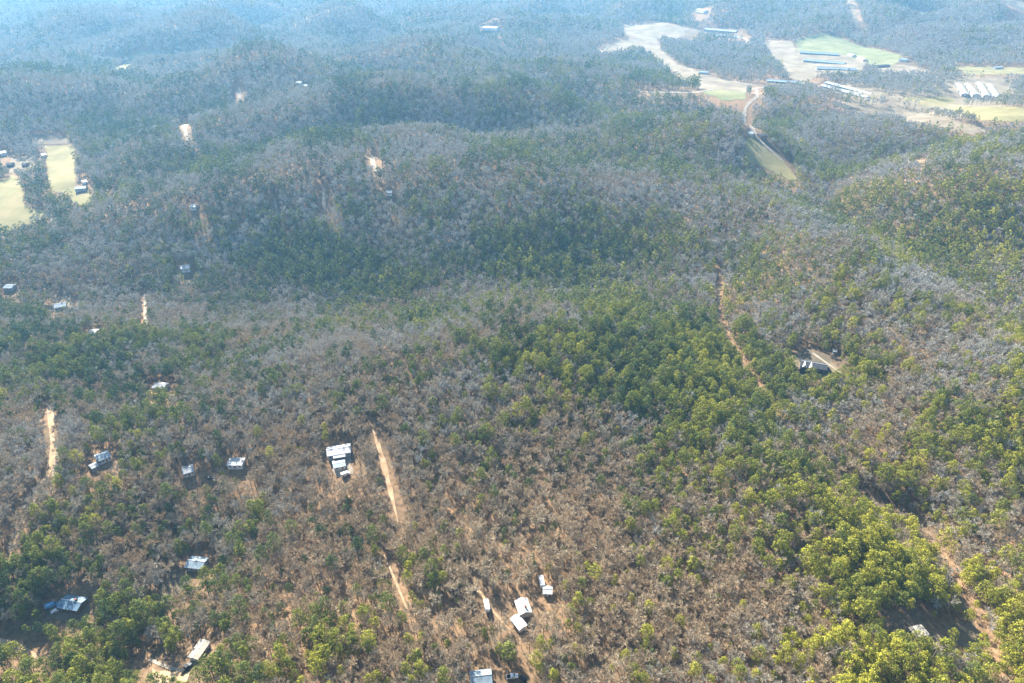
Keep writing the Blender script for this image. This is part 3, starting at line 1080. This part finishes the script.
s = np.where(is_pine, s * RNG.uniform(.5, 1.2, len(x)) * (1 + .25 * pf), s * .98)
s = np.where((loss > .25) & is_pine, s * .7, s)
rot = RNG.uniform(0, math.tau, len(x))
warm = np.clip((px - 500) / 600, -.4, .8) * .35 + np.clip((py - 300) / 400, -.5, 1) * .28
tint_p = np.clip(.38 + warm + wnoise(x, y, 120, 8) * .10 + RNG.normal(0, .16, len(x)), 0, 1)
tint_b = np.clip(.36 + .34 * np.exp(-((px - 520) / 190) ** 2 - ((py - 560) / 120) ** 2) + .10 * wnoise(x, y, 90, 9) + RNG.normal(0, .17, len(x)) + np.clip((py - 420) / 500, -.5, .3) * .6, 0, 1)
tint = np.where(is_pine, tint_p, tint_b)
lod = np.where(dep < 620, 0, np.where(dep < 1500, 1, 2))
var = RNG.integers(0, NV, len(x))
print('trees', len(x), 'pines', int(is_pine.sum()))

# the trees that show largest become objects of their own
N_IND = 300
px2, py2, _ = project(x, y, tz + 8)
infr = (px2 > 4) & (px2 < 1020) & (py2 < 678) & (py2 > 0)
individual = np.zeros(len(x), bool)
for k in (True, False):
    idx = np.nonzero(infr & (is_pine == k))[0]
    size = s[idx] / dep[idx]
    # largest shown: near and tall ones
    idx = idx[np.argsort(-(1.0 / dep[idx]) - 0.00003 * s[idx])][:N_IND]
    individual[idx] = True


def stuff(name, sel, coll, label, cat):
    n = int(sel.sum())
    me = bpy.data.meshes.new(name)
    me.vertices.add(n)
    me.vertices.foreach_set('co', np.stack([x[sel], y[sel], tz[sel]], 1).ravel())
    for nm, arr, ty in (('rotz', rot[sel], 'FLOAT'), ('size', s[sel], 'FLOAT'), ('tint', tint[sel], 'FLOAT'), ('pick', (lod * NV + var)[sel], 'INT')):
        a = me.attributes.new(nm, ty, 'POINT')
        a.data.foreach_set('value', arr.astype(np.int32 if ty == 'INT' else np.float32))
    me.update()
    o = bpy.data.objects.new(name, me)
    COL.objects.link(o)
    tag(o, label, cat)
    o['kind'] = 'stuff'
    ng = bpy.data.node_groups.new(name + '_nodes', 'GeometryNodeTree')
    ng.interface.new_socket('Geometry', in_out='INPUT', socket_type='NodeSocketGeometry')
    ng.interface.new_socket('Geometry', in_out='OUTPUT', socket_type='NodeSocketGeometry')
    N = ng.nodes
    gi, go = N.new('NodeGroupInput'), N.new('NodeGroupOutput')
    m2p = N.new('GeometryNodeMeshToPoints')
    iop = N.new('GeometryNodeInstanceOnPoints')
    ci = N.new('GeometryNodeCollectionInfo')
    ci.inputs['Collection'].default_value = coll
    ci.inputs['Separate Children'].default_value = True
    ci.inputs['Reset Children'].default_value = True

    def na(nm, ty):
        a = N.new('GeometryNodeInputNamedAttribute')
        a.data_type = ty
        a.inputs['Name'].default_value = nm
        return a.outputs['Attribute']
    cx = N.new('ShaderNodeCombineXYZ')
    ng.links.new(na('rotz', 'FLOAT'), cx.inputs['Z'])
    ng.links.new(gi.outputs[0], m2p.inputs['Mesh'])
    ng.links.new(m2p.outputs['Points'], iop.inputs['Points'])
    ng.links.new(ci.outputs[0], iop.inputs['Instance'])
    iop.inputs['Pick Instance'].default_value = True
    ng.links.new(na('pick', 'INT'), iop.inputs['Instance Index'])
    ng.links.new(cx.outputs[0], iop.inputs['Rotation'])
    ng.links.new(na('size', 'FLOAT'), iop.inputs['Scale'])
    ng.links.new(iop.outputs[0], go.inputs[0])
    md = o.modifiers.new('woodland', 'NODES')
    md.node_group = ng
    return o


stuff('pine_forest', is_pine & ~individual, SETS['pine'], 'dense green pine woods covering the hills behind the nearest trees', 'forest')
stuff('bare_forest', ~is_pine & ~individual, SETS['bare'], 'grey brown leafless woods covering the hills behind the nearest trees', 'forest')

# landmarks the labels point at
MARKS = [((522, 612), 'farmhouse'), ((487, 606), 'lone camper trailer'), ((481, 681), 'blue grey cabin'), ((545, 588), 'white box trailer'),
         ((200, 652), 'pale mobile home'), ((187, 668), 'black pickup'), ((74, 606), 'blue roofed house'), ((53, 609), 'light blue van'),
         ((917, 634), 'pale flat roofed shed'), ((512, 678), 'white pickup'), ((6, 681), 'bottom left corner'), ((1020, 681), 'bottom right corner'),
         ((172, 595), 'shaded clearing'), ((962, 635), 'shaded grass strip'), ((406, 608), 'orange dirt cut'),
         ((600, 664), 'grey gravel track'), ((47, 658), 'reddish drive')]
ORD = ['', 'second ', 'third ', 'fourth ', 'fifth ', 'sixth ', 'seventh ', 'eighth ', 'ninth ', 'tenth ', 'eleventh ', 'twelfth ', '13th ', '14th ', '15th ', '16th ', '17th ', '18th ', '19th ', '20th ']


def ordinal(n):
    if n < len(ORD):
        return ORD[n]
    n += 1
    suf = 'th' if 10 <= n % 100 <= 20 else {1: 'st', 2: 'nd', 3: 'rd'}.get(n % 10, 'th')
    return '%d%s ' % (n, suf)


mk = np.array([m[0] for m in MARKS], float)
near = np.nonzero(infr & (py2 > 520))[0]
dd = np.hypot(px2[near][:, None] - mk[None, :, 0], py2[near][:, None] - mk[None, :, 1])
own = dd.argmin(1)
groups = {}
for j, i in enumerate(near):
    m = own[j]
    ang = math.degrees(math.atan2(-(py2[i] - mk[m][1]), px2[i] - mk[m][0])) % 360
    side = ['right of', 'above right of', 'above', 'above left of', 'left of', 'below left of', 'below', 'below right of'][int(((ang + 22.5) % 360) // 45)]
    groups.setdefault((bool(is_pine[i]), m, side), []).append((dd[j, m], i))
LABEL = {}
for (pk, m, side), lst in groups.items():
    lst.sort()
    for n, (_, i) in enumerate(lst):
        if not individual[i]:
            continue
        if pk:
            look = 'yellow green' if tint[i] > .72 else ('bright green' if tint[i] > .45 else 'dark green')
            look = ('small ' if s[i] < .62 else '') + look + ' pine'
        else:
            look = ('pale grey' if tint[i] > .66 else ('grey brown' if tint[i] > .36 else 'dark grey')) + ' leafless tree'
        LABEL[i] = '%s, %snearest %s the %s' % (look, ordinal(n), side, MARKS[m][1]) if n else '%s, nearest %s the %s' % (look, side, MARKS[m][1])

first = {}
for i in np.nonzero(individual)[0]:
    kind = 'pine' if is_pine[i] else 'bare'
    nm = 'pine_tree' if is_pine[i] else 'leafless_tree'
    lab = LABEL.get(i) or ('green pine in the nearest woods' if is_pine[i] else 'leafless tree in the nearest woods')
    t = empty(nm, float(x[i]), float(y[i]), float(tz[i]), float(rot[i]), lab, 'tree', 'nearest pine trees' if is_pine[i] else 'nearest leafless trees')
    t.scale = (float(s[i]),) * 3
    tm, cm = PROTO[kind][int(var[i])]
    a = bpy.data.objects.new('trunk', tm)
    b = bpy.data.objects.new('crown', cm)
    for o in (a, b):
        COL.objects.link(o)
        o.parent = t
    b['tint'] = float(tint[i])

# ------------------------------------------------------------------ haze
zlo = float(GZ.min()) - 1.0 - 7
ztop = max(float(GZ.max()) + 30, 303.0)
X0, X1, Y0, Y1 = xs[0] - 20, xs[-1] + 20, ys[0] - 20, ys[-1] + 20
mb = MB()
mb.box((X0 + X1) / 2, (Y0 + Y1) / 2, (zlo + ztop) / 2, X1 - X0, Y1 - Y0, ztop - zlo)
hm = bpy.data.materials.new('haze_air')
hm.use_nodes = True
nt = hm.node_tree
nt.nodes.remove(nt.nodes['Principled BSDF'])
pv = nt.nodes.new('ShaderNodeVolumePrincipled')
pv.inputs['Color'].default_value = (0.27, 0.62, 1.0, 1)
pv.inputs['Density'].default_value = 0.000095
pv.inputs['Anisotropy'].default_value = 0.35
nt.links.new(pv.outputs[0], nt.nodes['Material Output'].inputs['Volume'])
hz = mb.build('haze', hm)
hz['kind'] = 'stuff'
tag(hz, 'thin blue winter haze over the far wooded hills', 'haze')

# ------------------------------------------------------------------ light
w = bpy.data.worlds.new('World')
S.world = w
w.use_nodes = True
nt = w.node_tree
bg = nt.nodes['Background']
sky = nt.nodes.new('ShaderNodeTexSky')
sky.sky_type = 'NISHITA'
sky.sun_disc = False
sky.sun_elevation = SUN_EL
sky.sun_rotation = SUN_AZ % math.tau
sky.altitude = 300
nt.links.new(sky.outputs[0], bg.inputs['Color'])
bg.inputs['Strength'].default_value = 0.055
sl = bpy.data.lights.new('sun', 'SUN')
sl.energy = 5.0
sl.angle = R(0.53)
sl.color = (1.0, 0.93, 0.82)
so = bpy.data.objects.new('sun', sl)
COL.objects.link(so)
sd = Vector((math.sin(SUN_AZ) * math.cos(SUN_EL), math.cos(SUN_AZ) * math.cos(SUN_EL), math.sin(SUN_EL)))
so.rotation_euler = sd.to_track_quat('Z', 'Y').to_euler()
so.location = sd * 2000

cd = bpy.data.cameras.new('camera')
cd.lens = 36.0 * F / 1024.0
cd.sensor_width = 36.0
cd.clip_start = 1.0
cd.clip_end = 40000
co = bpy.data.objects.new('camera', cd)
COL.objects.link(co)
co.location = tuple(CAM)
co.rotation_euler = (R(90) - PITCH, 0, 0)
S.camera = co

S.view_settings.view_transform = 'Standard'
S.view_settings.look = 'None'
S.view_settings.exposure = 2.2
S.view_settings.gamma = 1
S.cycles.use_denoising = True
S.cycles.denoiser = 'OPENIMAGEDENOISE'
S.cycles.denoising_input_passes = 'RGB_ALBEDO_NORMAL'
S.cycles.denoising_prefilter = 'NONE'
S.cycles.max_bounces = 5
S.cycles.diffuse_bounces = 2
S.cycles.glossy_bounces = 1
S.cycles.transmission_bounces = 2
S.cycles.volume_bounces = 1
S.cycles.transparent_max_bounces = 4
